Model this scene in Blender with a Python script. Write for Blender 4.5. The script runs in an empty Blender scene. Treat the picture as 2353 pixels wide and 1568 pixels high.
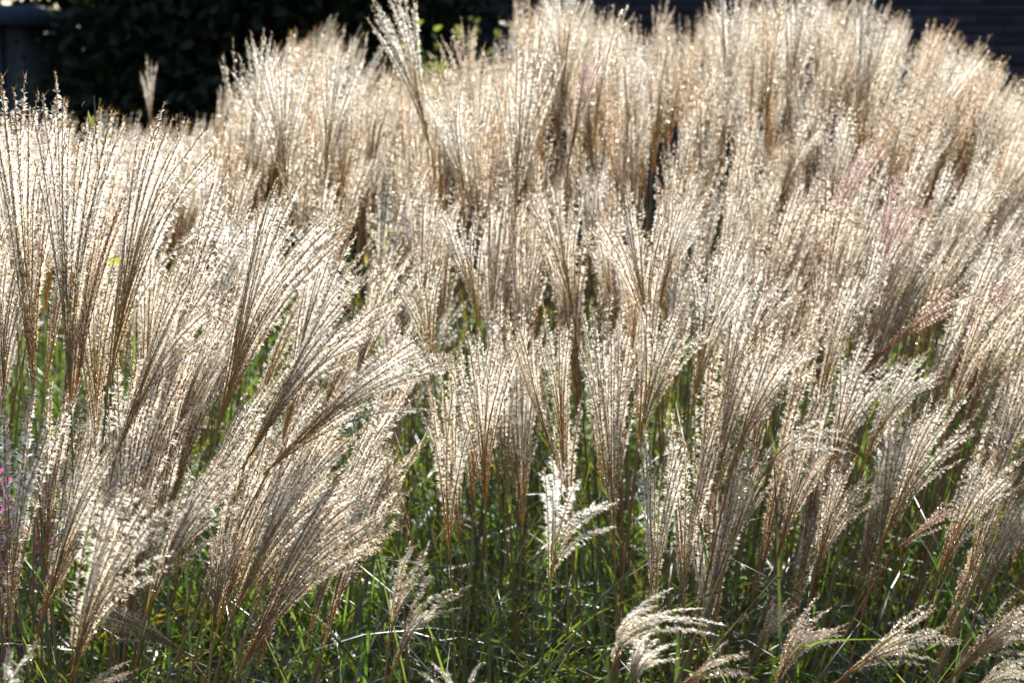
import bpy, math, random
import numpy as np
from mathutils import Vector, Matrix

# ------------------------------------------------------------------ camera, sky, sun, exposure
S = bpy.context.scene
COL = S.collection
R = math.radians
CAM_Z, PITCH, LENS = 1.65, R(-9.0), 60.0
WF = 36.0 / LENS                                   # frame width at one metre
SUN_EL, SUN_AZ = R(38), R(6)                       # sun in front of the camera, high, a little to the right

cam_data = bpy.data.cameras.new('camera')
cam = bpy.data.objects.new('camera', cam_data)
COL.objects.link(cam)
cam.location = (0, 0, CAM_Z)
cam.rotation_euler = (math.pi / 2 + PITCH, 0, 0)
cam_data.lens = LENS
cam_data.sensor_width = 36
cam_data.clip_start = 0.05
cam_data.clip_end = 500
cam_data.dof.use_dof = True
cam_data.dof.focus_distance = 2.03
cam_data.dof.aperture_fstop = 8.0
S.camera = cam

w = bpy.data.worlds.new('World')
S.world = w
w.use_nodes = True
nt = w.node_tree
nt.nodes.clear()
sky = nt.nodes.new('ShaderNodeTexSky')
sky.sky_type = 'NISHITA'
sky.sun_disc = False
sky.sun_elevation = SUN_EL
sky.sun_rotation = SUN_AZ
bg = nt.nodes.new('ShaderNodeBackground')
bg.inputs[1].default_value = 0.05
wo = nt.nodes.new('ShaderNodeOutputWorld')
nt.links.new(sky.outputs[0], bg.inputs[0])
nt.links.new(bg.outputs[0], wo.inputs[0])

sl = bpy.data.lights.new('sun', 'SUN')
sl.energy = 5.0
sl.angle = R(0.5)
sl.color = (1.0, 0.965, 0.885)
sun = bpy.data.objects.new('sun', sl)
COL.objects.link(sun)
SDIR = Vector((math.sin(SUN_AZ) * math.cos(SUN_EL), math.cos(SUN_AZ) * math.cos(SUN_EL), math.sin(SUN_EL)))
sun.rotation_euler = SDIR.to_track_quat('Z', 'Y').to_euler()
sun.location = SDIR * 30

S.view_settings.view_transform = 'Standard'
S.view_settings.look = 'None'
S.view_settings.gamma = 1
S.view_settings.exposure = 1.92
S.cycles.max_bounces = 10
S.cycles.diffuse_bounces = 4
S.cycles.glossy_bounces = 2
S.cycles.transmission_bounces = 8
S.cycles.transparent_max_bounces = 4
S.cycles.caustics_reflective = False
S.cycles.caustics_refractive = False
S.cycles.sample_clamp_indirect = 4

rng = np.random.default_rng(11)
random.seed(5)

# ------------------------------------------------------------------ helpers
FW = Vector((0, math.cos(PITCH), math.sin(PITCH)))
UP = Vector((0, -math.sin(PITCH), math.cos(PITCH)))
CAMP = Vector((0, 0, CAM_Z))


def at(px, py, d):
    """the point d metres off that the 2352 x 1568 picture shows at px, py"""
    return CAMP + d * (FW + Vector((1, 0, 0)) * ((px - 1176) / 2352 * WF) + UP * ((784 - py) / 2352 * WF))


def seen(p):
    q = Vector(p) - CAMP
    d = q.dot(FW)
    return 1176 + q.x / d / WF * 2352, 784 - q.dot(UP) / d / WF * 2352, d


class Acc:
    """gathers triangles with a material index and a colour per point"""

    def __init__(self):
        self.v, self.t, self.m, self.c, self.n = [], [], [], [], 0

    def add(self, v, t, m=0, c=(1, 1, 1)):
        v = np.asarray(v, float).reshape(-1, 3)
        t = np.asarray(t, int).reshape(-1, 3)
        self.v.append(v)
        self.t.append(t + self.n)
        self.m.append(np.full(len(t), m, int))
        c = np.asarray(c, float)
        self.c.append(np.tile(c, (len(v), 1)) if c.ndim == 1 else c)
        self.n += len(v)

    def join(self, other, M=None, tint=None):
        for v, t, m, c in other.arrays_list():
            if M is not None:
                v = v @ M[:3, :3].T + M[:3, 3]
            if tint is not None:
                c = c * tint
            self.v.append(v)
            self.t.append(t + self.n)
            self.m.append(m)
            self.c.append(c)
            self.n += len(v)

    def arrays_list(self):
        v = np.concatenate(self.v)
        t = np.concatenate(self.t)
        return [(v, t, np.concatenate(self.m), np.concatenate(self.c))]

    def mesh(self, name, mats, smooth=False):
        v, t, m, c = self.arrays_list()[0]
        me = bpy.data.meshes.new(name)
        me.vertices.add(len(v))
        me.vertices.foreach_set('co', v.astype(np.float32).ravel())
        me.loops.add(len(t) * 3)
        me.loops.foreach_set('vertex_index', t.astype(np.int32).ravel())
        me.polygons.add(len(t))
        me.polygons.foreach_set('loop_start', np.arange(0, len(t) * 3, 3, dtype=np.int32))
        for mt in mats:
            me.materials.append(mt)
        me.polygons.foreach_set('material_index', m.astype(np.int32))
        if smooth:
            me.polygons.foreach_set('use_smooth', np.ones(len(t), bool))
        a = me.attributes.new('Col', 'FLOAT_COLOR', 'POINT')
        a.data.foreach_set('color', np.hstack([c, np.ones((len(c), 1))]).astype(np.float32).ravel())
        me.update(calc_edges=True)
        return me

    def tube(self, pts, rad, sides=5, m=0, c=(1, 1, 1)):
        pts = np.asarray(pts, float)
        n = len(pts)
        rad = np.broadcast_to(np.asarray(rad, float), (n,))
        T = np.gradient(pts, axis=0)
        T /= np.linalg.norm(T, axis=1)[:, None] + 1e-12
        ref = np.array([0.31, 0.9, 0.13]) if abs(T[0] @ np.array([0.31, 0.9, 0.13])) < 0.9 else np.array([1.0, 0, 0])
        X = np.cross(T, ref)
        X /= np.linalg.norm(X, axis=1)[:, None]
        Y = np.cross(T, X)
        a = np.arange(sides) * 2 * np.pi / sides
        ring = pts[:, None] + rad[:, None, None] * (np.cos(a)[None, :, None] * X[:, None] + np.sin(a)[None, :, None] * Y[:, None])
        i = np.arange(n - 1)[:, None] * sides
        k = np.arange(sides)[None]
        k2 = (k + 1) % sides
        q = np.stack([i + k, i + k2, i + sides + k2, i + sides + k], -1).reshape(-1, 4)
        cc = np.asarray(c, float)
        if cc.ndim == 2:
            cc = np.repeat(cc, sides, 0)
        self.add(ring.reshape(-1, 3), np.concatenate([q[:, [0, 1, 2]], q[:, [0, 2, 3]]]), m, cc)

    def box(self, a, b, m=0, c=(1, 1, 1)):
        (x0, y0, z0), (x1, y1, z1) = a, b
        v = [(x, y, z) for x in (x0, x1) for y in (y0, y1) for z in (z0, z1)]
        q = [(0, 1, 3, 2), (4, 6, 7, 5), (0, 4, 5, 1), (2, 3, 7, 6), (0, 2, 6, 4), (1, 5, 7, 3)]
        self.add(v, [t for f in q for t in ((f[0], f[1], f[2]), (f[0], f[2], f[3]))], m, c)


def link(name, me, parent=None):
    o = bpy.data.objects.new(name, me)
    COL.objects.link(o)
    if parent is not None:
        o.parent = parent
    return o


def tag(o, label=None, cat=None, group=None, kind=None):
    for k, v in (('label', label), ('category', cat), ('group', group), ('kind', kind)):
        if v:
            o[k] = v
    return o


def empty(name, loc):
    o = bpy.data.objects.new(name, None)
    o.location = loc
    o.empty_display_size = 0.05
    COL.objects.link(o)
    return o


# ------------------------------------------------------------------ materials
def mat(name):
    m = bpy.data.materials.new(name)
    m.use_nodes = True
    m.node_tree.nodes.clear()
    n, l = m.node_tree.nodes, m.node_tree.links
    out = n.new('ShaderNodeOutputMaterial')
    return m, n, l, out


def coloured(n, l, base, obj_colour=1.0):
    """base colour x the Col attribute x the object's own colour"""
    at_ = n.new('ShaderNodeAttribute')
    at_.attribute_name = 'Col'
    mx = n.new('ShaderNodeMix')
    mx.data_type = 'RGBA'
    mx.blend_type = 'MULTIPLY'
    mx.inputs['Factor'].default_value = 1
    mx.inputs['A'].default_value = (*base, 1)
    l.new(at_.outputs['Color'], mx.inputs['B'])
    if not obj_colour:
        return mx.outputs['Result']
    oi = n.new('ShaderNodeObjectInfo')
    m2 = n.new('ShaderNodeMix')
    m2.data_type = 'RGBA'
    m2.blend_type = 'MULTIPLY'
    m2.inputs['Factor'].default_value = obj_colour
    l.new(mx.outputs['Result'], m2.inputs['A'])
    l.new(oi.outputs['Color'], m2.inputs['B'])
    return m2.outputs['Result']


def leafy(name, base, trans, gloss, rough, obj_colour=1.0, gcol=(1, 1, 1), tbase=None):
    m, n, l, out = mat(name)
    c = coloured(n, l, base, obj_colour)
    tc = coloured(n, l, tbase, obj_colour) if tbase else c
    d = n.new('ShaderNodeBsdfDiffuse')
    t = n.new('ShaderNodeBsdfTranslucent')
    g = n.new('ShaderNodeBsdfGlossy')
    g.inputs['Roughness'].default_value = rough
    g.inputs['Color'].default_value = (*gcol, 1)
    l.new(c, d.inputs['Color'])
    l.new(tc, t.inputs['Color'])
    a = n.new('ShaderNodeMixShader')
    a.inputs[0].default_value = trans
    l.new(d.outputs[0], a.inputs[1])
    l.new(t.outputs[0], a.inputs[2])
    b = n.new('ShaderNodeMixShader')
    b.inputs[0].default_value = gloss
    l.new(a.outputs[0], b.inputs[1])
    l.new(g.outputs[0], b.inputs[2])
    l.new(b.outputs[0], out.inputs[0])
    return m


def principled(name, base, rough=0.7, noise=None, obj_colour=False):
    m, n, l, out = mat(name)
    p = n.new('ShaderNodeBsdfPrincipled')
    p.inputs['Roughness'].default_value = rough
    c = coloured(n, l, base, obj_colour)
    if noise:
        tx = n.new('ShaderNodeTexCoord')
        mp = n.new('ShaderNodeMapping')
        mp.inputs['Scale'].default_value = noise[:3]
        nz = n.new('ShaderNodeTexNoise')
        nz.inputs['Scale'].default_value = 1
        nz.inputs['Detail'].default_value = 6
        rp = n.new('ShaderNodeMapRange')
        rp.inputs['From Min'].default_value = 0.3
        rp.inputs['From Max'].default_value = 0.7
        rp.inputs['To Min'].default_value = 1 - noise[3]
        rp.inputs['To Max'].default_value = 1 + noise[3]
        mx = n.new('ShaderNodeMix')
        mx.data_type = 'RGBA'
        mx.blend_type = 'MULTIPLY'
        mx.inputs['Factor'].default_value = 1
        l.new(tx.outputs['Object'], mp.inputs[0])
        l.new(mp.outputs[0], nz.inputs['Vector'])
        l.new(nz.outputs['Fac'], rp.inputs['Value'])
        l.new(c, mx.inputs['A'])
        l.new(rp.outputs[0], mx.inputs['B'])
        c = mx.outputs['Result']
    l.new(c, p.inputs['Base Color'])
    l.new(p.outputs[0], out.inputs[0])
    return m


M_HAIR = leafy('silky_hair', (0.97, 0.95, 0.875), 0.66, 0.24, 0.28, 0.6, gcol=(1, 0.99, 0.97))
M_SPINE = leafy('raceme_spine', (0.42, 0.27, 0.10), 0.45, 0.03, 0.4)
M_STEM = principled('grass_stem', (1, 1, 1), 0.45)
M_BLADE = leafy('grass_blade', (0.24, 0.28, 0.24), 0.55, 0.045, 0.40, obj_colour=False, tbase=(0.57, 0.72, 0.22))
M_LEAF = leafy('shrub_leaf', (1, 1, 1), 0.40, 0.06, 0.30, obj_colour=False)
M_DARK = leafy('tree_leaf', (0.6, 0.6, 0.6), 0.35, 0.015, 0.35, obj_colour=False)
M_PETAL = leafy('petal', (1, 1, 1), 0.40, 0.03, 0.4, obj_colour=False)
M_BARK = principled('bark', (0.07, 0.05, 0.035), 0.9, (12, 12, 3, 0.4))
M_SOIL = principled('soil', (0.045, 0.035, 0.022), 0.95, (3, 3, 3, 0.5))
M_SLATE = principled('dark_slate', (0.026, 0.029, 0.050), 0.8, (0.9, 1, 12, 0.25))
M_TRIM = principled('painted_timber', (0.06, 0.075, 0.12), 0.6, (3, 3, 3, 0.2))
M_GREY = principled('weathered_board', (0.10, 0.11, 0.12), 0.75, (14, 14, 0.8, 0.4))
M_PIPE = principled('grey_pipe', (0.10, 0.12, 0.17), 0.5)


# ------------------------------------------------------------------ one raceme: zigzag spine, spikelets, silky tufts
def unit(a):
    return a / (np.linalg.norm(a, axis=-1, keepdims=True) + 1e-12)


def raceme(acc, L, bend, nodes, nh, hw, hl, rs, spk=True, M=None, fluff=1.0, tint=(1, 1, 1), axr=0.0009):
    n = 18
    s = np.linspace(0, 1, n)
    th = bend * s ** 1.5 + 0.05 * np.sin(s * rs.uniform(4, 9) + rs.uniform(0, 6)) * s
    ph = 0.06 * np.sin(s * rs.uniform(3, 8) + rs.uniform(0, 6)) * s
    T = np.stack([np.sin(th) * np.cos(ph), np.sin(ph), np.cos(th) * np.cos(ph)], -1)
    P = np.concatenate([[[0, 0, 0]], np.cumsum(T[:-1] * (L / (n - 1)), 0)])
    if M is not None:
        P = P @ M[:3, :3].T + M[:3, 3]
        T = T @ M[:3, :3].T
    ax = np.cross(T, M[:3, 0] if M is not None else [1, 0, 0])
    B = unit(ax)
    N = np.cross(B, T)
    tint = np.asarray(tint)
    acc.tube(P, np.linspace(axr, axr * 0.5, n), 3, 0, tint)
    sj = np.linspace(0.08, 1.0, nodes) + rs.uniform(-0.7, 0.7, nodes) / nodes
    sj = np.clip(sj, 0.03, 0.995)
    f = sj * (n - 1)
    i0 = np.clip(f.astype(int), 0, n - 2)
    fr = (f - i0)[:, None]
    pj = P[i0] * (1 - fr) + P[i0 + 1] * fr
    tj, nj, bj = (unit(A[i0] * (1 - fr) + A[i0 + 1] * fr) for A in (T, N, B))
    psi = np.arange(nodes) * math.pi + rs.normal(0, 0.9, nodes)
    side = nj * np.cos(psi)[:, None] + bj * np.sin(psi)[:, None]
    if spk:
        sd = unit(tj * 0.96 + side * 0.28)
        ln = rs.uniform(0.0045, 0.0062, nodes)[:, None]
        wd = 0.0009
        mid = pj + sd * ln * 0.45
        x = unit(np.cross(sd, side))
        y = np.cross(sd, x)
        V = np.stack([pj, mid + x * wd, mid + y * wd, mid - x * wd, mid - y * wd, pj + sd * ln], 1)
        t0 = np.array([(0, 2, 1), (0, 3, 2), (0, 4, 3), (0, 1, 4), (5, 1, 2), (5, 2, 3), (5, 3, 4), (5, 4, 1)])
        TT = (np.arange(nodes)[:, None, None] * 6 + t0[None]).reshape(-1, 3)
        cv = (rs.uniform(0.75, 1.35, (nodes, 1)) * tint)
        acc.add(V.reshape(-1, 3), TT, 0, np.repeat(cv, 6, 0))
    # tufts
    ramp = np.clip(0.22 + 1.5 * sj, 0.22, 1.0) * np.clip(4.6 - 4.2 * sj, 0.4, 1) * fluff * rs.uniform(0.8, 1.15, nodes)
    a = rs.normal(R(58), R(18), nodes)
    D = tj * np.cos(a)[:, None] + side * np.sin(a)[:, None]
    root = np.repeat(pj, nh, 0) + np.repeat(tj, nh, 0) * rs.normal(0, 0.0016, (nodes * nh, 1))
    D = unit(np.repeat(D, nh, 0) + 0.36 * rs.normal(0, 1, (nodes * nh, 3)))
    ll = hl * np.repeat(ramp, nh) * rs.uniform(0.5, 1.2, nodes * nh)
    # most hairs lie flat, so the level ones catch the sun
    up = np.array([0, 0, 1.0]) + rs.normal(0, 0.42, D.shape)
    wv = unit(np.cross(D, up)) * hw * rs.uniform(0.6, 1.4, (len(D), 1))
    V = np.stack([root - wv * 0.5, root + D * (ll * 0.55)[:, None] + wv * 0.5, root + D * ll[:, None] - np.array([0, 0, 1]) * (ll * 0.12)[:, None]], 1)
    cc = np.repeat(np.clip(rs.normal(1, 0.05, (nodes * nh, 1)), 0.8, 1.05), 3, 1)
    warm = np.clip(1.15 - 1.9 * np.repeat(sj, nh), 0, 1)[:, None]
    cc = cc * (1 - warm * np.array([0.18, 0.27, 0.46]))
    acc.add(V.reshape(-1, 3), np.arange(nodes * nh * 3), 1, np.repeat(cc, 3, 0))
    # a few long awns, most at the tip
    k = max(4, nodes // 4)
    ia = np.concatenate([rs.integers(0, nodes, k), np.full(3, nodes - 1)])
    D = unit(tj[ia] + 0.55 * rs.normal(0, 1, (len(ia), 3)))
    la = rs.uniform(0.007, 0.014, len(ia))[:, None]
    wv = unit(np.cross(D, rs.normal(0, 1, D.shape))) * 0.00016
    V = np.stack([pj[ia] - wv, pj[ia] + wv, pj[ia] + D * la], 1)
    acc.add(V.reshape(-1, 3), np.arange(len(ia) * 3), 0, tint * 1.5)


def fan(d, L, spread, n, wind, rs, hold=0.36):
    """where the racemes of a plume start, how they point, how they bend: (matrix, length, bend)"""
    d = np.array(d, float) / np.linalg.norm(d)
    e1 = unit(np.cross(d, [0.2, 1, 0.1]))
    e2 = np.cross(d, e1)
    out = []
    for i in range(n):
        t = hold * L * ((i + rs.uniform(0, 0.8)) / n)
        phi = i * 2.39996 + rs.uniform(-0.5, 0.5)
        r = e1 * math.cos(phi) + e2 * math.sin(phi)
        tau = spread * (0.15 + 0.85 * math.sqrt(rs.uniform()))
        z = unit(d * math.cos(0.6 * tau) + r * math.sin(0.6 * tau))
        wv = np.asarray(wind) * rs.uniform(0.6, 1.35)
        b = r * tau * 0.9 + wv
        b = b - z * (b @ z)
        amt = np.linalg.norm(b)
        x = b / (amt + 1e-9)
        y = np.cross(z, x)
        M = np.eye(4)
        M[:3, 0], M[:3, 1], M[:3, 2], M[:3, 3] = x, y, z, d * t + r * 0.0012
        out.append((M, (L - t) * (1.08 - 0.24 * tau / spread) * (1.04 - 0.36 * rs.uniform() ** 1.6), amt))
    return out


# library of raceme meshes of length 0.28
RL = 0.28
LIB = []
for bdeg in (4, 10, 17, 26, 37, 50, 68, 90):
    for k in range(4):
        a = Acc()
        raceme(a, RL, R(bdeg), 76, 10, 0.00029, 0.0078, rng)
        LIB.append((R(bdeg), a.mesh('raceme', [M_SPINE, M_HAIR])))


FLUFF = []
for bdeg in (6, 18, 32, 50, 72, 95):
    for k in range(3):
        a = Acc()
        raceme(a, RL, R(bdeg), 90, 20, 0.00034, 0.0100, rng)
        FLUFF.append((R(bdeg), a.mesh('raceme', [M_SPINE, M_HAIR])))


def pick(b, LIB=LIB):
    bb = min({x for x, _ in LIB}, key=lambda q: abs(q - b))
    c = [m for x, m in LIB if x == bb]
    return c[rng.integers(len(c))]


def stem_mesh(g, p, d, rs, tone):
    """culm from ground point g up to plume base p, arriving along d"""
    g, p, d = np.array(g, float), np.array(p, float), np.array(d, float)
    h = np.linalg.norm(p - g)
    c1 = g + np.array([rs.normal(0, 0.02), rs.normal(0, 0.02), 0.45 * h])
    c2 = p - d * 0.30 * h
    t = np.linspace(0, 1, 16)[:, None]
    P = (1 - t) ** 3 * g + 3 * (1 - t) ** 2 * t * c1 + 3 * (1 - t) * t * t * c2 + t ** 3 * p
    low, high = tone
    c = np.array(low) * (1 - t) + np.array(high) * t
    a = Acc()
    rad = np.linspace(0.0024, 0.0012, 16)
    for k in (4, 8, 11):
        rad[k] *= 1.35
    a.tube(P - g, rad, 6, 0, c)
    return a.mesh('stem', [M_STEM], True)


TONES = {
    'green': ((0.03, 0.06, 0.015), (0.11, 0.13, 0.035)),
    'tan': ((0.045, 0.06, 0.018), (0.26, 0.18, 0.07)),
    'red': ((0.09, 0.05, 0.02), (0.22, 0.09, 0.045)),
}
WIND = np.array([1.0, 0.10, -0.25])
N_STALK = [0]


def blades(acc, roots, az, ln, tilt, arch, width, cols, rs, nseg=9):
    n = len(roots)
    s = np.linspace(0, 1, nseg)
    th = tilt[:, None] + arch[:, None] * s[None] ** 1.7
    step = (ln / (nseg - 1))[:, None]
    r = np.concatenate([np.zeros((n, 1)), np.cumsum(np.sin(th[:, :-1]) * step, 1)], 1)
    z = np.concatenate([np.zeros((n, 1)), np.cumsum(np.cos(th[:, :-1]) * step, 1)], 1)
    ca, sa = np.cos(az)[:, None], np.sin(az)[:, None]
    C = np.stack([roots[:, 0:1] + r * ca, roots[:, 1:2] + r * sa, np.maximum(roots[:, 2:3] + z, 0.01)], -1)
    tw = rs.normal(0, 0.5, (n, 1)) * s[None] * 2
    side = np.stack([-sa * np.cos(tw), ca * np.cos(tw), np.sin(tw)], -1)
    nrm = np.stack([-np.cos(th) * ca, -np.cos(th) * sa, np.sin(th)], -1)
    wp = width[:, None] * np.clip(np.minimum(s[None] * 4 + 0.5, 1.0), 0, 1) * (1 - s[None] ** 3.0)
    wp = wp[..., None]
    Lf, Rt = C + side * wp * 0.5 + nrm * wp * 0.13, C - side * wp * 0.5 + nrm * wp * 0.13
    V = np.stack([Lf, C, Rt], 2)                    # n, nseg, 3, 3
    i = np.arange(nseg - 1)[:, None] * 3
    q = np.array([[0, 1, 4], [0, 4, 3], [1, 2, 5], [1, 5, 4]])
    t0 = (i[:, None] + q[None]).reshape(-1, 3)
    T = (np.arange(n)[:, None, None] * nseg * 3 + t0[None]).reshape(-1, 3)
    cc = np.repeat(cols[:, None], nseg, 1) * np.ones((n, nseg, 1))
    dry = (s[None, :, None] ** 4) * rs.uniform(0, 1, (n, 1, 1)) ** 2
    cc = cc * (1 - dry) + np.array([0.34, 0.22, 0.06]) * dry
    cc = np.repeat(cc[:, :, None], 3, 2)
    cc[:, :, 1] = cc[:, :, 1] * 0.6 + np.array([0.30, 0.33, 0.22]) * 0.4     # pale midrib
    acc.add(V.reshape(-1, 3), T, 0, cc.reshape(-1, 3))


PAL = np.array([(0.07, 0.14, 0.022), (0.05, 0.10, 0.02), (0.10, 0.18, 0.025), (0.16, 0.22, 0.03), (0.26, 0.27, 0.05), (0.34, 0.22, 0.08), (0.30, 0.10, 0.035)])
PW = np.array([0.27, 0.24, 0.16, 0.12, 0.07, 0.09, 0.05])



def stem_leaf(g, p, root):
    a = Acc()
    t = rng.uniform(0.42, 0.66)
    q = (np.array(p) - g) * t
    blades(a, q[None], np.array([rng.uniform(0, 2 * math.pi)]), rng.uniform(0.28, 0.5, 1), np.abs(rng.normal(0.35, 0.15, 1)), rng.uniform(0.8, 2.2, 1),
           rng.uniform(0.005, 0.008, 1), PAL[rng.choice(len(PAL), 1, p=PW)], rng)
    link('leaf', a.mesh('leaf', [M_BLADE], True), root)


def stalk(px0, py0, px1, py1, d, spread, n, curve, label, tone='tan', tint=(1, 1, 1), fluff=1.0, toward=None, group='silver grass stalks in flower'):
    """a flowering stalk whose plume starts at the first picture point and ends near the second, d metres off"""
    p0 = np.array(at(px0, py0, d))
    p1 = np.array(at(px1, py1, d + (rng.normal(0, 0.05) if toward is None else toward)))
    chord = p1 - p0
    L = np.linalg.norm(chord)
    ch = chord / L
    wv = WIND - ch * (WIND @ ch)
    wv /= np.linalg.norm(wv)
    b = R(curve)
    ax = ch * math.cos(0.40 * b) - wv * math.sin(0.40 * b)
    L *= 1.07 + 0.12 * abs(b)
    upw = unit(ax * 0.75 + np.array([0, 0, 0.5]))
    g = p0 - upw * p0[2] / max(upw[2], 0.3)
    g = np.array([p0[0] * 0.55 + g[0] * 0.45 + rng.normal(0, 0.02), p0[1] + rng.normal(0, 0.03) + 0.03, 0.0])
    root = empty('silver_grass_stalk', g)
    tag(root, label, 'grass stalk', group)
    link('stem', stem_mesh(g, p0, unit(ax * 0.6 + np.array([0, 0, 0.4])), rng, TONES[tone]), root)
    stem_leaf(g, p0, root)
    core = Acc()
    core.tube(np.array([ax * t for t in np.linspace(-0.01, 0.30 * L, 8)]), np.linspace(0.0014, 0.0006, 8), 5, 0, (0.8, 0.8, 0.75))
    pl = link('plume', core.mesh('plume', [M_SPINE]), root)
    pl.location = Vector(p0 - g)
    pl.color = (*tint, 1)
    for M, l, amt in fan(ax, L, R(spread) * 1.2, int(n * 1.5), wv * b, rng):
        sc = l / RL
        o = link('raceme', pick(amt, FLUFF if fluff > 1.18 else LIB), pl)
        # keep tufts near their true size on shorter or longer racemes
        k = sc ** 0.45 * fluff if fluff <= 1.18 else max(sc, 0.5) ** 0.4 * fluff / 1.35
        F = Matrix([[M[0][0] * k, M[0][1] * k, M[0][2] * sc, M[0][3]],
                    [M[1][0] * k, M[1][1] * k, M[1][2] * sc, M[1][3]],
                    [M[2][0] * k, M[2][1] * k, M[2][2] * sc, M[2][3]],
                    [0, 0, 0, 1]])
        o.matrix_local = F
        o.color = (*(np.array(tint) * rng.uniform(0.9, 1.06)), 1)
    N_STALK[0] += 1
    return root


# ------------------------------------------------------------------ the setting
a = Acc()
a.add([(-80, -30, 0), (80, -30, 0), (80, 150, 0), (-80, 150, 0)], [(0, 1, 2), (0, 2, 3)])
tag(link('ground', a.mesh('ground', [M_SOIL])), kind='structure')

# dark house wall behind the bed
hw_ = empty('house', (4.2, 12.0, 0))
tag(hw_, 'dark blue slate clad house wall in shade behind the bed', 'house')
a = Acc()
for k in range(50):
    z0, x = k * 0.07, -4.9 - 0.12 * (k % 2)
    while x < 7.5:
        wd_ = rng.uniform(0.16, 0.34)
        dz, dy = rng.uniform(-0.006, 0.006), rng.uniform(-0.012, -0.004)
        v = [(x, dy, z0 + dz), (x + wd_ - 0.006, dy, z0 + dz), (x + wd_ - 0.006, -0.001, z0 + 0.072), (x, -0.001, z0 + 0.072), (x, 0.01, z0 + dz), (x + wd_ - 0.006, 0.01, z0 + dz)]
        sh = np.array([1, 1, 1]) * rng.uniform(0.6, 1.4) * np.array([rng.uniform(0.9, 1.3), 1, rng.uniform(0.8, 1.1)])
        a.add(v, [(0, 1, 2), (0, 2, 3), (0, 4, 5), (0, 5, 1)], 0, sh)
        x += wd_
a.box((-4.9, 0.02, 0), (7.5, 5.0, 3.6), 0)
link('wall', a.mesh('wall', [M_SLATE]), hw_)
a = Acc()
a.add([(-5.2, -0.3, 3.55), (7.8, -0.3, 3.55), (7.8, 2.5, 4.6), (-5.2, 2.5, 4.6), (7.8, 5.3, 3.55), (-5.2, 5.3, 3.55)], [(0, 1, 2), (0, 2, 3), (3, 2, 4), (3, 4, 5)])
link('roof', a.mesh('roof', [M_SLATE]), hw_)
a = Acc()
a.tube([(-4.95 + 0.2, -0.1, 0), (-4.75, -0.1, 1.6), (-4.95, -0.1, 2.5), (-5.0, -0.1, 3.5)], 0.035, 8)
link('downpipe', a.mesh('downpipe', [M_PIPE], True), hw_)

# shed at the left edge
sx, sy = at(0, 100, 12.5).x, 12.5
sh_ = empty('shed', (sx - 0.4, sy, 0))
tag(sh_, 'grey timber shed with flat dark blue roof edge at the far left', 'shed')
a = Acc()
for k in range(11):
    x = -1.6 + 0.2 * k
    s_ = rng.uniform(0.75, 1.2)
    a.box((x, 0.12, 0), (x + 0.19, 0.16, 1.97), 0, (s_, s_, s_))
a.box((-1.6, 0.163, 0), (0.59, 1.6, 1.97))
link('wall', a.mesh('wall', [M_GREY]), sh_)
a = Acc()
a.box((-1.9, -0.25, 1.98), (0.74, 1.9, 2.11))
link('roof', a.mesh('roof', [M_TRIM]), sh_)
a = Acc()
a.box((0.36, -0.02, 0), (0.46, 0.08, 1.975))
link('post', a.mesh('post', [M_TRIM]), sh_)


# ------------------------------------------------------------------ broad-leaved things
def leaves(acc, pos, size, cols, rs, m=0, fold=0.25, facing=None):
    n = len(pos)
    D = unit(rs.normal(0, 1, (n, 3)) + (np.array([0, 0, -0.2]) if facing is None else facing))
    X = unit(np.cross(D, rs.normal(0, 1, (n, 3))))
    Z = np.cross(D, X)
    sz = (size * rs.uniform(0.6, 1.25, n))[:, None]
    b, t = pos, pos + D * sz
    V = np.stack([b, pos + D * sz * 0.3 + X * sz * 0.24 + Z * sz * fold * 0.3, pos + D * sz * 0.68 + X * sz * 0.19 + Z * sz * fold * 0.2, t,
                  pos + D * sz * 0.68 - X * sz * 0.19 + Z * sz * fold * 0.2, pos + D * sz * 0.3 - X * sz * 0.24 + Z * sz * fold * 0.3], 1)
    t0 = np.array([(0, 1, 5), (1, 2, 4), (1, 4, 5), (2, 3, 4)])
    acc.add(V.reshape(-1, 3), (np.arange(n)[:, None, None] * 6 + t0).reshape(-1, 3), m, np.repeat(cols, 6, 0))


def tree(x, y, h, wd, label, nl, base, size, rs, group):
    root = empty('shade_tree', (x, y, 0))
    tag(root, label, 'tree', group)
    a = Acc()
    top = np.array([rs.normal(0, 0.1), rs.normal(0, 0.1), h * 0.8])
    a.tube([top * t + np.array([0.05 * math.sin(5 * t), 0, 0]) for t in np.linspace(0, 1, 9)], np.linspace(0.11, 0.02, 9), 8)
    tips = []
    for k in range(26):
        t = rs.uniform(0.08, 0.95)
        an = rs.uniform(0, 2 * math.pi)
        ln = wd * rs.uniform(0.5, 1.0) * (1.05 - 0.6 * t)
        p = top * t
        q = p + np.array([math.cos(an) * ln, math.sin(an) * ln, rs.uniform(0.05, 0.5) * ln])
        a.tube([p, (p + q) / 2 + np.array([0, 0, 0.06]), q], [0.025, 0.016, 0.006], 5)
        tips.append((p, q))
    link('trunk', a.mesh('trunk', [M_BARK], True), root)
    a = Acc()
    pos = []
    for p, q in tips:
        for c in range(6):
            ctr = p + (q - p) * rs.uniform(0.3, 1.1) + rs.normal(0, 0.12, 3)
            pos.append(ctr + rs.normal(0, 0.17, (max(1, nl // 156), 3)))
    pos = np.concatenate(pos)
    pos[:, 2] = np.clip(pos[:, 2], 0.03, None)
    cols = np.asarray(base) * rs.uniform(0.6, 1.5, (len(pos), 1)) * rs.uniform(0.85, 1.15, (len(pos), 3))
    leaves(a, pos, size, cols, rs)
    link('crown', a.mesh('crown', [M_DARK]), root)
    return root


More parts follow.
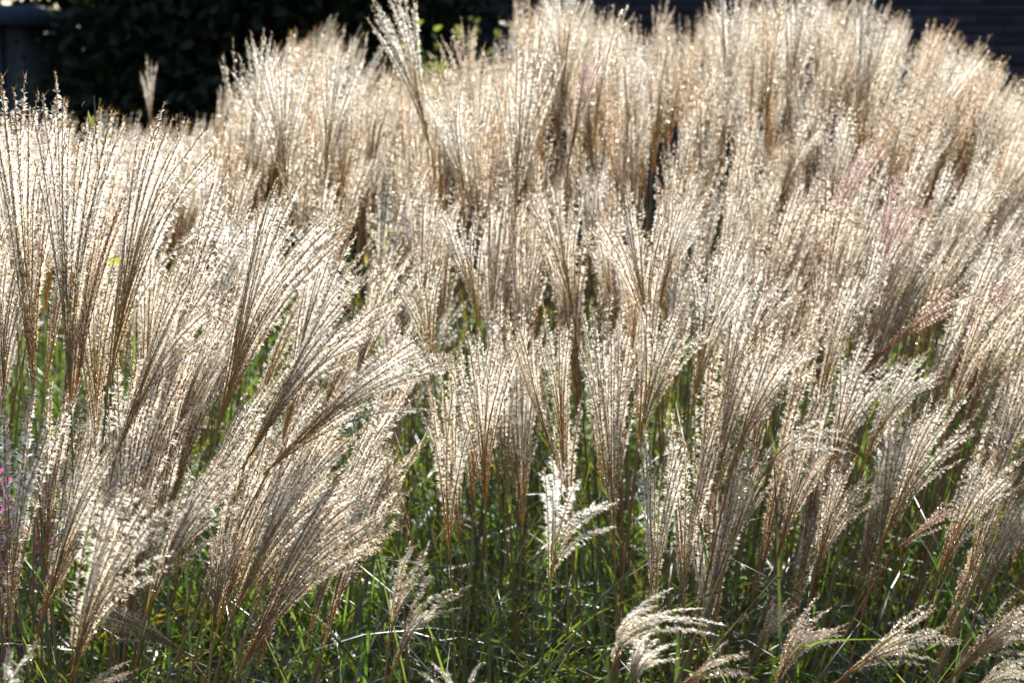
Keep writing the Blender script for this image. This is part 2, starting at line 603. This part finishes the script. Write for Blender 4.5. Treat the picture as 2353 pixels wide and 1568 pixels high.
TG = 'dark trees in shade behind the bed'
r2 = np.random.default_rng(3)
for x, y, h, wd, lab in (
        (-2.40, 11.6, 3.6, 0.80, 'dark evergreen tree beside the grey shed'),
        (-1.85, 11.0, 3.3, 0.85, 'black-green tree in deep shade behind the lone upright plume'),
        (-1.20, 11.2, 3.5, 0.90, 'dark leafy tree right of the lone upright plume'),
        (-0.62, 10.6, 2.9, 0.70, 'dark tree behind the left-leaning tall plume'),
        (-2.70, 13.0, 4.0, 0.80, 'taller dark tree behind the shed and the front trees'),
        (-1.60, 12.9, 3.9, 1.00, 'taller dark tree filling the gaps of the front trees'),
        (-2.95, 14.2, 4.2, 0.75, 'dark tree just past the back corner of the shed'),
        (-5.6, 17.2, 6.0, 1.5, 'tall dark tree rising over the shed roof at the far left'),
        (-4.1, 17.6, 6.2, 1.5, 'tall dark tree rising over the right end of the shed roof'),
        (-2.7, 17.0, 6.0, 1.5, 'tallest dark tree far behind the front trees')):
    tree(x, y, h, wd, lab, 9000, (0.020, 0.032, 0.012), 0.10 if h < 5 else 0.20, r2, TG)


def shrub(name, label, cat, x, y, h, wd, nst, nl, base, size, rs, zlo=0.35):
    root = empty(name, (x, y, 0))
    tag(root, label, cat)
    a, b = Acc(), Acc()
    for k in range(nst):
        an = rs.uniform(0, 2 * math.pi)
        rr = wd * math.sqrt(rs.uniform())
        q = np.array([math.cos(an) * rr, math.sin(an) * rr, h * rs.uniform(0.8, 1.03)])
        c = np.array([q[0] * 0.3, q[1] * 0.3, h * 0.6])
        t = np.linspace(0, 1, 9)[:, None]
        P = 2 * (1 - t) * t * c + t * t * q
        a.tube(P, np.linspace(0.004 if h < 1.7 else 0.007, 0.0012, 9), 5)
        for i in range(nl):
            u = rs.uniform(zlo, 1.0)
            p = 2 * (1 - u) * u * c + u * u * q + rs.normal(0, 0.012, 3)
            leaves(b, p[None], size, (np.asarray(base) * rs.uniform(0.6, 1.4))[None], rs)
    link('branches', a.mesh('branches', [M_BARK], True), root)
    link('foliage', b.mesh('foliage', [M_LEAF]), root)


p = at(1040, 60, 8.0)
shrub('shrub', 'yellow-green leafy shrub against the dark house wall', 'shrub', p.x, p.y, p.z + 0.08, 0.34, 12, 22, (0.15, 0.18, 0.022), 0.06, r2, 0.55)
p = at(252, 305, 2.3)
shrub('shrub', 'bright yellow-green leafy stems peeping out behind the front left plumes', 'shrub', p.x, p.y, p.z + 0.03, 0.03, 3, 8, (0.22, 0.25, 0.03), 0.024, r2, 0.93)
p = at(873, 235, 6.2)
shrub('shrub', 'pale yellow leafy top in the gap beside the left-leaning plume', 'shrub', p.x, p.y, p.z + 0.04, 0.10, 4, 14, (0.42, 0.38, 0.10), 0.05, r2, 0.6)

# pink flowers at the left edge
root = empty('pink_flower', (at(30, 1180, 2.5).x, at(30, 1180, 2.5).y, 0))
tag(root, 'pink flowering plant half hidden by stems at the left edge', 'flower')
for k in range(11):
    a, b = Acc(), Acc()
    q = np.array([r2.uniform(-0.10, 0.05), r2.uniform(-0.1, 0.15), r2.uniform(0.90, 1.12)])
    a.tube([(q[0] * 0.4, q[1] * 0.4, 0), (q[0] * 0.8, q[1] * 0.8, 0.5), q], [0.003, 0.0025, 0.0015], 5, 0, (0.12, 0.07, 0.05))
    m = 55
    u = r2.uniform(0, 1, m)
    pos = q + np.stack([r2.normal(0, 0.008, m), r2.normal(0, 0.008, m), -u * 0.16], 1)
    c = np.array([0.42, 0.12, 0.27]) * r2.uniform(0.5, 1.25, (m, 1))
    leaves(b, pos, 0.014, c, r2, fold=0.5)
    st = link('stem', a.mesh('stem', [M_STEM], True), root)
    link('flower_spike', b.mesh('flower_spike', [M_PETAL]), st)

# ------------------------------------------------------------------ the plumes one can point at (picture points of a 2352 x 1568 view)
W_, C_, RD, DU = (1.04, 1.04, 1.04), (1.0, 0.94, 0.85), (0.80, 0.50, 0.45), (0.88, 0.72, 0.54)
KEY = [
    # near left clump
    (80, 930, 70, 200, 2.05, 11, 15, 6, 'tall upright plume with reddish brown ribs at the far left edge of the clump', 'green', C_, 1.0),
    (163, 925, 195, 245, 2.0, 12, 16, 10, 'tall fanned plume in front of the yellow-green leafy stems', 'green', W_, 1.0),
    (248, 886, 440, 310, 2.0, 12, 16, 18, 'broad fan plume on a bare green stem, ribs splayed to the right', 'green', W_, 1.0),
    (265, 1050, 480, 650, 1.95, 12, 14, 16, 'plume leaning right below the broad fan on the green stem', 'tan', C_, 1.0),
    (497, 990, 740, 470, 2.05, 14, 20, 20, 'largest silvery plume of the left clump, brown bundle at its base', 'tan', W_, 1.05),
    (565, 1060, 850, 690, 1.95, 11, 16, 18, 'silvery plume slanting right just below the largest one', 'tan', W_, 1.05),
    (620, 1075, 1020, 810, 1.9, 10, 14, 22, 'plume stretched far right with fluffy white tips over the green gap', 'tan', W_, 1.1),
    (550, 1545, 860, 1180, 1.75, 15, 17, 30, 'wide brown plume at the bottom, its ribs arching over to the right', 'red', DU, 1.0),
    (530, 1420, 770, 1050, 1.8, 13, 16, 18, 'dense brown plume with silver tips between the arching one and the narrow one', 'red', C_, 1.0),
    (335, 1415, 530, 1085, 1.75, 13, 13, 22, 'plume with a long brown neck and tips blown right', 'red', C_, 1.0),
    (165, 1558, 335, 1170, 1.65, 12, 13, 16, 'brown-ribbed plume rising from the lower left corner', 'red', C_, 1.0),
    (95, 1420, 275, 1045, 1.8, 14, 15, 16, 'shaggy plume in front of the pink flowers', 'red', C_, 1.0),
    (430, 1500, 200, 1390, 1.95, 12, 10, -15, 'drooping reddish plume pointing left against all its neighbours', 'red', DU, 0.9),
    (488, 1450, 535, 1190, 1.85, 10, 8, 8, 'narrow dark plume upright between two leaning plumes at the bottom', 'tan', DU, 0.9),
    (105, 1245, 78, 1045, 2.1, 9, 5, 2, 'thin sparse plume with few ribs beside the pink flowers', 'tan', DU, 0.8),
    (8, 915, 50, 560, 2.0, 10, 10, 14, 'plume cut by the left edge, one rib bending right', 'tan', C_, 1.0),
    (-12, 1040, 0, 640, 2.2, 8, 9, 6, 'plume half out of the picture at the left edge', 'tan', C_, 1.0),
    (10, 1600, 60, 1500, 1.6, 16, 5, 10, 'fluffy plume tip at the very bottom left corner', 'tan', C_, 1.0),
    (150, 1610, 285, 1535, 1.7, 10, 4, 12, 'low reddish plume tip lying flat at the bottom edge', 'red', DU, 0.9),
    (640, 1330, 850, 1120, 1.9, 12, 12, 24, 'pale plume behind the wide arching brown one', 'tan', W_, 1.0),
    (390, 1040, 520, 760, 2.1, 11, 11, 14, 'honey-coloured plume between the green-stemmed fan and the largest plume', 'tan', C_, 1.0),
    (650, 1010, 800, 600, 2.15, 12, 14, 18, 'white plume behind the largest one, its ribs half overlapping', 'tan', W_, 1.0),
    (330, 950, 400, 560, 2.3, 12, 13, 10, 'cream plume behind the broad green-stemmed fan', 'tan', C_, 1.0),
    (560, 820, 640, 470, 2.4, 12, 13, 10, 'bright cream plume rising behind the largest one', 'tan', W_, 1.0),
    (40, 760, 25, 300, 2.35, 11, 12, 4, 'cream plume behind the far left upright one', 'tan', W_, 1.0),
    # green gap in the middle
    (893, 1480, 975, 1240, 1.9, 9, 5, 16, 'slim plume with five ribs left of the green gap', 'tan', C_, 1.15),
    (900, 1545, 1030, 1350, 1.85, 11, 5, 30, 'small plume arching right at the bottom of the green gap', 'tan', C_, 1.1),
    (1034, 1280, 1025, 925, 2.05, 12, 6, 4, 'open plume of few separate ribs standing in the green gap', 'tan', C_, 1.05),
    (1115, 1150, 1112, 765, 2.1, 13, 12, 2, 'upright vase-shaped plume in the middle above the green gap', 'tan', C_, 1.0),
    (1275, 1060, 1190, 760, 2.2, 8, 9, 4, 'narrow brown plume tilted left beside the vase-shaped one', 'red', DU, 0.9),
    (1294, 1040, 1275, 735, 2.25, 14, 9, 2, 'fanned plume with thin ribs right of the narrow tilted one', 'tan', C_, 0.95),
    (1318, 730, 1268, 400, 2.7, 15, 12, 4, 'red-brown based fan plume in the centre', 'red', C_, 1.0),
    (1100, 745, 1055, 470, 2.5, 15, 11, 2, 'silvery fan plume directly above the vase-shaped one', 'tan', W_, 1.0),
    (995, 840, 965, 580, 2.5, 16, 9, 2, 'golden plume behind the far-stretched white tips', 'tan', C_, 0.95),
    (1413, 1285, 1412, 745, 2.1, 9, 8, 5, 'very tall thin plume with widely spaced ribs right of the bright white one', 'red', C_, 0.95),
    (1262, 1345, 1328, 1080, 1.9, 22, 6, 12, 'bright white fluffy plume spread like a hand in the dark green gap', 'green', (1.08, 1.08, 1.1), 1.25),
    (1408, 1530, 1545, 1400, 1.75, 20, 5, 75, 'fluffy plume with tips curling over to the right near the bottom', 'green', C_, 1.19),
    (1455, 1600, 1490, 1470, 1.75, 14, 5, 25, 'small fluffy plume below the curled one', 'tan', C_, 1.2),
    (1065, 1640, 1000, 1530, 1.65, 8, 2, -10, 'fuzzy single tip pointing left at the bottom edge', 'tan', C_, 1.15),
    (1065, 1630, 1105, 1525, 1.66, 8, 2, 14, 'fuzzy single tip pointing right at the bottom edge', 'tan', C_, 1.15),
    (905, 1190, 870, 1000, 2.15, 9, 8, 2, 'golden plume half hidden behind the stretched white tips', 'tan', C_, 0.9),
    (950, 1250, 885, 1040, 2.25, 8, 6, -4, 'thin dark plume leaning left behind the slim five-ribbed one', 'red', DU, 0.8),
    # right of centre
    (1465, 1030, 1560, 700, 2.15, 17, 15, 10, 'dark-based wide plume right of the tall thin one', 'red', C_, 1.0),
    (1500, 800, 1450, 460, 2.5, 19, 16, 3, 'large V-shaped plume with a dark brown base', 'red', C_, 1.0),
    (1512, 715, 1600, 440, 2.7, 12, 12, 10, 'slanted cream plume behind the large V-shaped one', 'tan', W_, 1.0),
    (1410, 735, 1375, 490, 2.7, 11, 8, 2, 'slim plume left of the large V-shaped one', 'tan', C_, 1.0),
    (1590, 940, 1680, 590, 2.3, 13, 13, 10, 'silvery plume with a golden base over the dark green', 'tan', W_, 1.1),
    (1685, 1060, 1830, 775, 2.25, 12, 12, 14, 'white-tipped plume right of the golden-based one', 'red', W_, 1.15),
    (1665, 880, 1830, 640, 2.5, 9, 9, 12, 'thin brown plume slanting behind the white-tipped one', 'tan', C_, 1.0),
    (1740, 1110, 1925, 985, 2.1, 11, 5, 48, 'plume bent over to the right with curled feathery tips', 'tan', C_, 1.1),
    (1900, 1120, 2015, 795, 2.3, 13, 11, 14, 'pale plume standing above the bent-over one', 'tan', W_, 1.1),
    (1985, 1060, 2120, 830, 2.35, 13, 11, 16, 'fluffy plume right of the pale one above the bent plume', 'tan', W_, 1.1),
    (2022, 1255, 2200, 925, 2.15, 12, 13, 14, 'long plume slanting right with a golden base', 'red', C_, 1.0),
    (1866, 1340, 1960, 1080, 2.1, 14, 12, 10, 'brown plume below the bent-over one, fan half open', 'red', DU, 1.0),
    (1784, 1285, 1875, 1015, 2.2, 11, 10, 8, 'dull plume just left of the half-open brown one', 'red', DU, 0.95),
    (1672, 1275, 1755, 1085, 2.2, 11, 8, 8, 'dark narrow plume at the right rim of the green gap', 'red', DU, 0.85),
    (2155, 1325, 2310, 1050, 2.1, 13, 13, 16, 'dense plume at the right with ribs swept aside', 'red', C_, 1.0),
    (2245, 1395, 2390, 1140, 2.1, 13, 13, 16, 'plume running out of the right edge', 'red', C_, 1.0),
    (2185, 1555, 2390, 1410, 1.9, 13, 12, 26, 'brown plume in the lower right corner arching out of the picture', 'red', DU, 1.0),
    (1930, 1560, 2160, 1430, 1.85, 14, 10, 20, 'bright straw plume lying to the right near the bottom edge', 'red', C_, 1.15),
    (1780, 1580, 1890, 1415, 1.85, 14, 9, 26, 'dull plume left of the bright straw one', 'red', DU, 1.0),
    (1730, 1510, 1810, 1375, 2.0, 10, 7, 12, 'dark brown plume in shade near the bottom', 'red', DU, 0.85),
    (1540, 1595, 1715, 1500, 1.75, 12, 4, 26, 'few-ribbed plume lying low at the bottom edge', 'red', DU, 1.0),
    (2200, 1610, 2380, 1520, 1.75, 14, 7, 20, 'fluffy plume at the very bottom right corner', 'red', C_, 1.1),
    (2050, 1270, 2205, 1160, 2.2, 8, 4, 12, 'pinkish thin plume sticking out low at the right', 'red', RD, 0.9),
    (1860, 650, 2020, 320, 2.9, 8, 12, 10, 'dark red plume slanting across the pale mass on the right', 'red', RD, 0.85),
    (1990, 755, 2095, 420, 2.7, 12, 12, 10, 'red-brown plume fanning right of the dark red one', 'red', RD, 0.95),
    (2185, 865, 2345, 625, 2.5, 11, 12, 12, 'rust-coloured plume slanting to the right edge', 'red', RD, 0.95),
    (2000, 830, 2270, 650, 2.55, 9, 5, 16, 'pink-ribbed plume stretched nearly flat to the right', 'red', RD, 1.0),
    # upper bank
    (2095, 385, 2230, 110, 3.6, 14, 12, 8, 'pale plume with dark foot against the wall at the upper right', 'tan', W_, 1.0),
    (1960, 320, 2012, 0, 3.7, 10, 12, 4, 'tall plume poking up at the top right of the bank', 'tan', W_, 1.0),
    (1805, 300, 1850, -50, 3.8, 16, 16, 3, 'glowing white fan plume cut off by the top edge', 'tan', W_, 1.05),
    (1665, 300, 1688, -30, 3.9, 16, 16, 2, 'glowing fan plume left of the one cut off by the top edge', 'tan', W_, 1.05),
    (1495, 205, 1532, 5, 4.2, 9, 7, 3, 'slim brown plume alone against the dark blue wall', 'tan', DU, 0.9),
    (990, 345, 885, -10, 3.2, 12, 14, -6, 'tall narrow plume leaning left against the dark trees', 'tan', W_, 1.0),
    (1180, 525, 1225, 110, 2.9, 13, 10, 5, 'tall golden-ribbed plume on a green stem in the upper middle', 'green', W_, 1.0),
    (1305, 375, 1372, 120, 3.2, 8, 10, 6, 'dark pinkish bundle plume right of the golden-ribbed one', 'red', RD, 0.9),
    (1078, 470, 1010, 215, 3.0, 12, 10, 0, 'cream plume tilted left behind the golden-ribbed one', 'tan', W_, 1.0),
    (1290, 240, 1300, -45, 3.6, 17, 16, 2, 'tallest white plume reaching past the top edge in the middle', 'tan', W_, 1.05),
    (348, 300, 340, 140, 5.0, 9, 5, 0, 'lone upright plume against the black trees', 'tan', C_, 0.9),
    (498, 330, 525, 185, 4.6, 14, 5, 2, 'small brownish fan plume left of the tall bank', 'tan', DU, 0.9),
    (660, 450, 632, 95, 2.9, 17, 13, 2, 'wide open plume at the left end of the tall bank', 'tan', W_, 1.0),
    (745, 430, 775, 95, 3.1, 15, 13, 3, 'white plume beside the wide open one on the tall bank', 'tan', W_, 1.0),
    (1088, 330, 1062, 60, 3.9, 14, 9, 2, 'blurred greyish fan plume in front of the yellow-green shrub', 'tan', DU, 0.95),
    (575, 330, 612, 90, 3.5, 13, 11, -2, 'blurred fan plume at the left shoulder of the tall bank', 'tan', W_, 1.0),
]
for k in KEY:
    stalk(*k)

# ------------------------------------------------------------------ the rest of the bank
def hides(px, ty, d):
    """would a plume here stand in front of one of the few singular plumes?"""
    if 150 < px < 285 and 160 < ty < 420 and d < 2.9:
        return True
    return any(k[0] > 880 and k[1] > 1000 and d < k[4] + 0.1 and abs(px - 0.5 * (k[0] + k[2])) < 85 and abs(ty + 110 - 0.5 * (k[1] + k[3])) < 190 for k in KEY)


SKYX = [0, 200, 280, 430, 500, 555, 600, 700, 800, 840, 900, 1000, 1150, 1195, 1250, 1400, 1450, 1600, 1680, 1850, 1950, 2100, 2250, 2300, 2352, 2600]
SKYY = [300, 300, 315, 320, 275, 150, 110, 85, 115, 210, 205, 175, 165, 30, 5, 60, 100, 70, 10, 10, 40, 95, 175, 260, 365, 460]
LIMX = [-200, 300, 550, 800, 950, 1150, 1300, 1500, 1700, 2000, 2352, 2600]
LIMY = [1480, 1450, 1400, 1240, 1060, 1030, 1050, 1080, 1220, 1360, 1480, 1520]


def lean_for(x, y, rs):
    if x < 900:
        l = 8 + (18 if y > 420 and x > 330 else 4)
    elif x < 1500:
        l = 2
    else:
        l = 4 + 26 * (x - 1500) / 850
        l *= 0.6 + 0.45 * min(1, max(0, (y - 100) / 400))
    return l + rs.normal(0, 4.5)


LEANS = (-10, -3, 3, 9, 15, 22, 29)
PLIB, FLIB = {}, {}
r3 = np.random.default_rng(8)
for le in LEANS:
    for k in range(3):
        b = R(5 + abs(le) * 0.55) * (1 if le > -5 else -0.5)
        ang = R(le) - 0.4 * b
        dd = np.array([math.sin(ang), r3.normal(0, 0.06), math.cos(ang)])
        L = 0.335
        sp, n = R(r3.uniform(7, 14.5)), int(r3.integers(10, 18))
        f = fan(dd, L, sp, n, np.array([1, 0.1, -0.2]) * b, r3)
        A1, A2 = Acc(), Acc()
        for M, l, amt in f:
            raceme(A1, l, amt, 64, 9, 0.00042, 0.0080, r3, True, M, axr=0.0007)
            raceme(A2, l, amt, 46, 6, 0.00060, 0.0076, r3, False, M, axr=0.0011)
        PLIB.setdefault(le, []).append(A1.mesh('plume', [M_SPINE, M_HAIR]))
        FLIB.setdefault(le, []).append(A2)

cand = []
tries = 0
MOUND_D, MOUND_L, MOUND_C = [2.05, 2.4, 2.8, 3.3, 3.9, 4.6], [380, 350, 330, 300, 290, 290], [820, 620, 430, 240, 60, 0]


def mound(px, d):
    """the highest picture line the plume tips reach at this distance: the bed rises towards the back"""
    c = np.interp(d, MOUND_D, MOUND_C)
    l = np.interp(d, MOUND_D, MOUND_L)
    t = min(1, max(0, (px - 250) / 650 if d < 2.9 else (px - 300) / 350))
    q = l * (1 - t) + c * t
    return max(q, np.interp(px, SKYX, SKYY))


while len(cand) < 560 and tries < 60000:
    tries += 1
    d = 2.08 + 4.0 * r3.uniform() ** 1.35
    px = r3.uniform(-160, 2500)
    ty = mound(px, d) + abs(r3.normal(0, 120 + (260 if px < 800 and d < 2.9 else 0))) * min(1.0, 2.6 / d) - (12 if d < 3 else 40)
    tip = at(px, ty, d)
    if tip.z > 1.98 or tip.z < 0.9:
        continue
    sc = r3.uniform(0.78, 1.18)
    base = Vector((tip.x, tip.y, tip.z - 0.30 * sc))
    bx_, by_, bd = seen(base)
    if by_ > np.interp(px, LIMX, LIMY) - abs(r3.normal(0, 60)):
        continue
    if (px < 120 and by_ > 980 and d < 2.7) or hides(px, ty, d):
        continue
    if any((base - c[0]).length < 0.05 for c in cand):
        continue
    cand.append((base, sc, px, ty, d))
for n_, xa, xb, ya, yb, da, db in ((34, -60, 900, 850, 1180, 1.85, 2.3), (40, 1500, 2460, 780, 1230, 2.0, 2.6), (10, 950, 1500, 700, 860, 2.2, 2.7), (125, 560, 2480, 20, 240, 3.4, 5.2), (80, 900, 2450, 0, 1, 2.75, 3.8)):
    k = 0
    while k < n_:
        px, ty, d = r3.uniform(xa, xb), r3.uniform(ya, yb), r3.uniform(da, db)
        if ya == 0:
            ty = mound(px, d) + r3.uniform(-10, 170)
        elif d > 3:
            ty = np.interp(px, SKYX, SKYY) - 30 + abs(r3.normal(0, 110))
        sc = r3.uniform(0.7, 1.1)
        tip = at(px, ty, d)
        base = Vector((tip.x, tip.y, tip.z - 0.30 * sc))
        k += 1
        if seen(base)[1] > 1540 or (px < 130 and ty > 900) or hides(px, ty, d):
            continue
        cand.append((base, sc, px, ty, d))
cand.sort(key=lambda c: c[4])
for k in range(90):                                  # the bed goes on at either side
    px = r3.uniform(-620, -170) if k % 2 else r3.uniform(2510, 2980)
    d = r3.uniform(2.1, 4.6)
    tip = at(px, mound(px, d) + abs(r3.normal(0, 120)), d)
    cand.append((Vector((tip.x, tip.y, tip.z - 0.3)), r3.uniform(0.8, 1.1), px, 500, d))
N_IND = 300 - len(KEY)


stuff = Acc()
stuff_st = Acc()
for i, (base, sc, tx, ty, d) in enumerate(cand):
    want = lean_for(tx, ty, r3)
    le = min(LEANS, key=lambda q: abs(q - want))
    k = int(r3.integers(3))
    rz = r3.normal(0, 0.25)
    tn = np.array([1, 1, 1]) * r3.uniform(0.92, 1.05) * np.array([(1.02, 1.02, 1.03), (1, 0.97, 0.92), (1, 0.96, 0.88), (0.94, 0.81, 0.68)][int(r3.integers(4))])
    fx = -math.tan(R(want)) * base.z * 0.30
    g = np.array([base.x + fx + r3.normal(0, 0.03), base.y + r3.normal(0, 0.04), 0.0])
    dirv = unit(np.array([math.sin(R(want * 0.7)), 0, math.cos(R(want * 0.7))]))
    tone = TONES[('green', 'tan', 'tan', 'red')[int(r3.integers(4))]]
    if i < N_IND:
        root = empty('silver_grass_stalk', g)
        tag(root, 'x', 'grass stalk', 'silver grass stalks in flower')
        root['px'] = (tx, ty + 110, d, want, sc)
        link('stem', stem_mesh(g, base, dirv, r3, tone), root)
        o = link('plume', PLIB[le][k], root)
        o.location = Vector(base) - Vector(g)
        o.rotation_euler = (0, 0, rz)
        o.scale = (sc, sc, sc)
        o.color = (*tn, 1)
    else:
        c, s_ = math.cos(rz) * sc, math.sin(rz) * sc
        M = np.array([[c, -s_, 0, base.x], [s_, c, 0, base.y], [0, 0, sc, base.z], [0, 0, 0, 1]])
        stuff.join(FLIB[le][k], M, tn)
        h = np.array(base)
        t = np.linspace(0, 1, 8)[:, None]
        c2 = h - dirv * 0.4
        P = (1 - t) ** 2 * g + 2 * (1 - t) * t * c2 + t * t * h
        stuff.tube(P, np.linspace(0.0024, 0.0013, 8), 4, 2, np.array(tone[0]) * (1 - t) + np.array(tone[1]) * t)
o = link('grass_plumes', stuff.mesh('grass_plumes', [M_SPINE, M_HAIR, M_STEM]))
tag(o, 'crowded far plumes of silver grass merging into one pale bank', 'grass', kind='stuff')

# labels of the rest: each by its look and by the plume it stands next to
NICK = """far left upright red-ribbed plume|\
plume fronting the yellow-green stems|\
broad fan on bare green stem|\
plume below the broad green-stemmed fan|\
largest silvery plume|\
plume just below the largest one|\
far-stretched white-tipped plume|\
wide brown plume arching at bottom|\
dense brown silver-tipped plume|\
long-necked brown plume|\
lower left corner plume|\
shaggy plume by pink flowers|\
drooping left-pointing plume|\
narrow dark upright plume|\
thin sparse plume by pink flowers|\
left edge plume with bent rib|\
half-cut left edge plume|\
bottom left corner tip|\
low reddish tip at bottom|\
pale plume behind the arching one|\
honey-coloured plume|\
white plume behind the largest one|\
cream plume behind the green-stemmed fan|\
bright cream plume above the largest|\
cream plume behind far left upright|\
slim five-ribbed plume|\
small arching plume in green gap|\
open few-ribbed plume in green gap|\
vase-shaped middle plume|\
narrow left-tilted brown plume|\
thin-ribbed fan beside vase-shaped plume|\
red-based central fan|\
silvery fan above vase-shaped plume|\
golden plume behind stretched white tips|\
very tall thin plume|\
bright white hand-shaped plume|\
curled fluffy plume|\
small fluffy plume below the curl|\
fuzzy left-pointing bottom tip|\
fuzzy right-pointing bottom tip|\
half-hidden golden plume|\
thin dark left-leaning plume|\
dark-based wide plume|\
large V-shaped plume|\
slanted cream plume behind the V|\
slim plume beside the V|\
golden-based silvery plume|\
white-tipped plume over the dark green|\
thin brown slanting plume|\
bent-over feathery plume|\
pale plume above the bent one|\
fluffy plume upper right of bend|\
long slanting golden-based plume|\
half-open brown plume|\
dull plume beside the half-open one|\
dark narrow plume at gap rim|\
dense swept plume at right|\
plume leaving the right edge|\
lower right corner brown plume|\
bright straw plume near bottom|\
dull plume beside the straw one|\
shaded dark brown bottom plume|\
low few-ribbed bottom plume|\
bottom right corner plume|\
pinkish thin low plume|\
dark red slanting plume|\
red-brown fan at right|\
rust-coloured right edge plume|\
pink-ribbed flat plume|\
pale dark-footed plume by the wall|\
tall top right plume|\
glowing fan cut by top edge|\
second glowing fan by top edge|\
slim brown plume against the wall|\
tall left-leaning plume|\
tall golden-ribbed plume|\
dark pinkish bundle plume|\
cream left-tilted plume|\
tallest white top-edge plume|\
lone upright plume by black trees|\
small brownish fan|\
wide open plume|\
white plume beside the wide open one|\
blurred greyish fan by shrub|\
blurred fan at left shoulder""".split('|')
ORD = ['', 'second ', 'third ', 'fourth ', 'fifth ', 'sixth ', 'seventh ', 'eighth ', 'ninth ', 'tenth ']
rest, slots = [], {}
for o in list(COL.objects):
    if o.name.startswith('silver_grass_stalk') and o.get('label') == 'x':
        x, y, d, le, sc = o['px']
        k = min(range(len(KEY)), key=lambda q: (0.5 * (KEY[q][0] + KEY[q][2]) - x) ** 2 + (0.5 * (KEY[q][1] + KEY[q][3]) - y) ** 2)
        dx, dy = x - 0.5 * (KEY[k][0] + KEY[k][2]), y - 0.5 * (KEY[k][1] + KEY[k][3])
        if math.hypot(dx, dy) < 110 and d > KEY[k][4] + 0.12:
            rel = 'behind'
        elif abs(dx) > abs(dy):
            rel = 'right of' if dx > 0 else 'left of'
        else:
            rel = 'above' if dy < 0 else 'below'
        slots.setdefault((k, rel), []).append((math.hypot(dx, dy), o))
        look = 'left-tilted' if le < -5 else 'upright' if le < 7 else 'right-leaning' if le < 20 else 'strongly slanted'
        size = 'large ' if sc > 1.0 else 'small ' if sc < 0.8 else ''
        rest.append((o, size + look))
look = dict((o.name, q) for o, q in rest)
for (k, rel), q in slots.items():
    for i, (_, o) in enumerate(sorted(q, key=lambda e: e[0])):
        o['label'] = look[o.name] + ' pale plume, ' + ORD[min(i, 9)] + rel + ' the ' + NICK[k]
        del o['px']

# ------------------------------------------------------------------ leaves of the grass
r4 = np.random.default_rng(21)


rt = []
y = 1.35
while y < 6.6:
    hx = 0.33 * y + 0.6
    x = -hx
    while x < hx:
        cx, cy = x + r4.normal(0, 0.08), y + r4.normal(0, 0.08)
        m = int(r4.integers(60, 95)) if y < 3.8 else 34
        rt.append(np.stack([cx + r4.normal(0, 0.09, m), cy + r4.normal(0, 0.09, m), np.zeros(m)], 1))
        x += 0.27
    y += 0.25
rt = np.concatenate(rt)
n = len(rt)
a = Acc()
ln = r4.uniform(0.6, 1.3, n)
ln = np.where(rt[:, 1] < 1.75, ln * 0.85, ln)
blades(a, rt, r4.uniform(0, 2 * math.pi, n), ln, np.abs(r4.normal(0.10, 0.12, n)), r4.uniform(0.5, 2.9, n), r4.uniform(0.005, 0.0125, n),
       PAL[r4.choice(len(PAL), n, p=PW)] * r4.uniform(0.6, 1.4, (n, 1)), r4)
# the longest blades arch over the rest
n2 = 420
rt2 = np.stack([r4.uniform(-0.9, 0.9, n2), r4.uniform(1.55, 3.0, n2), np.zeros(n2)], 1)
blades(a, rt2, r4.uniform(0, 2 * math.pi, n2), r4.uniform(0.95, 1.45, n2), np.abs(r4.normal(0.12, 0.08, n2)), r4.uniform(1.5, 2.6, n2), r4.uniform(0.005, 0.009, n2),
       PAL[r4.choice(len(PAL), n2, p=PW)] * r4.uniform(0.6, 1.2, (n2, 1)), r4, 16)
o = link('grass_leaves', a.mesh('grass_leaves', [M_BLADE], True))
tag(o, 'tangle of arching green blades below the plumes', 'grass', kind='stuff')
print('stalks', N_STALK[0], 'bank', len(cand), 'blades', n, 'tries', tries)
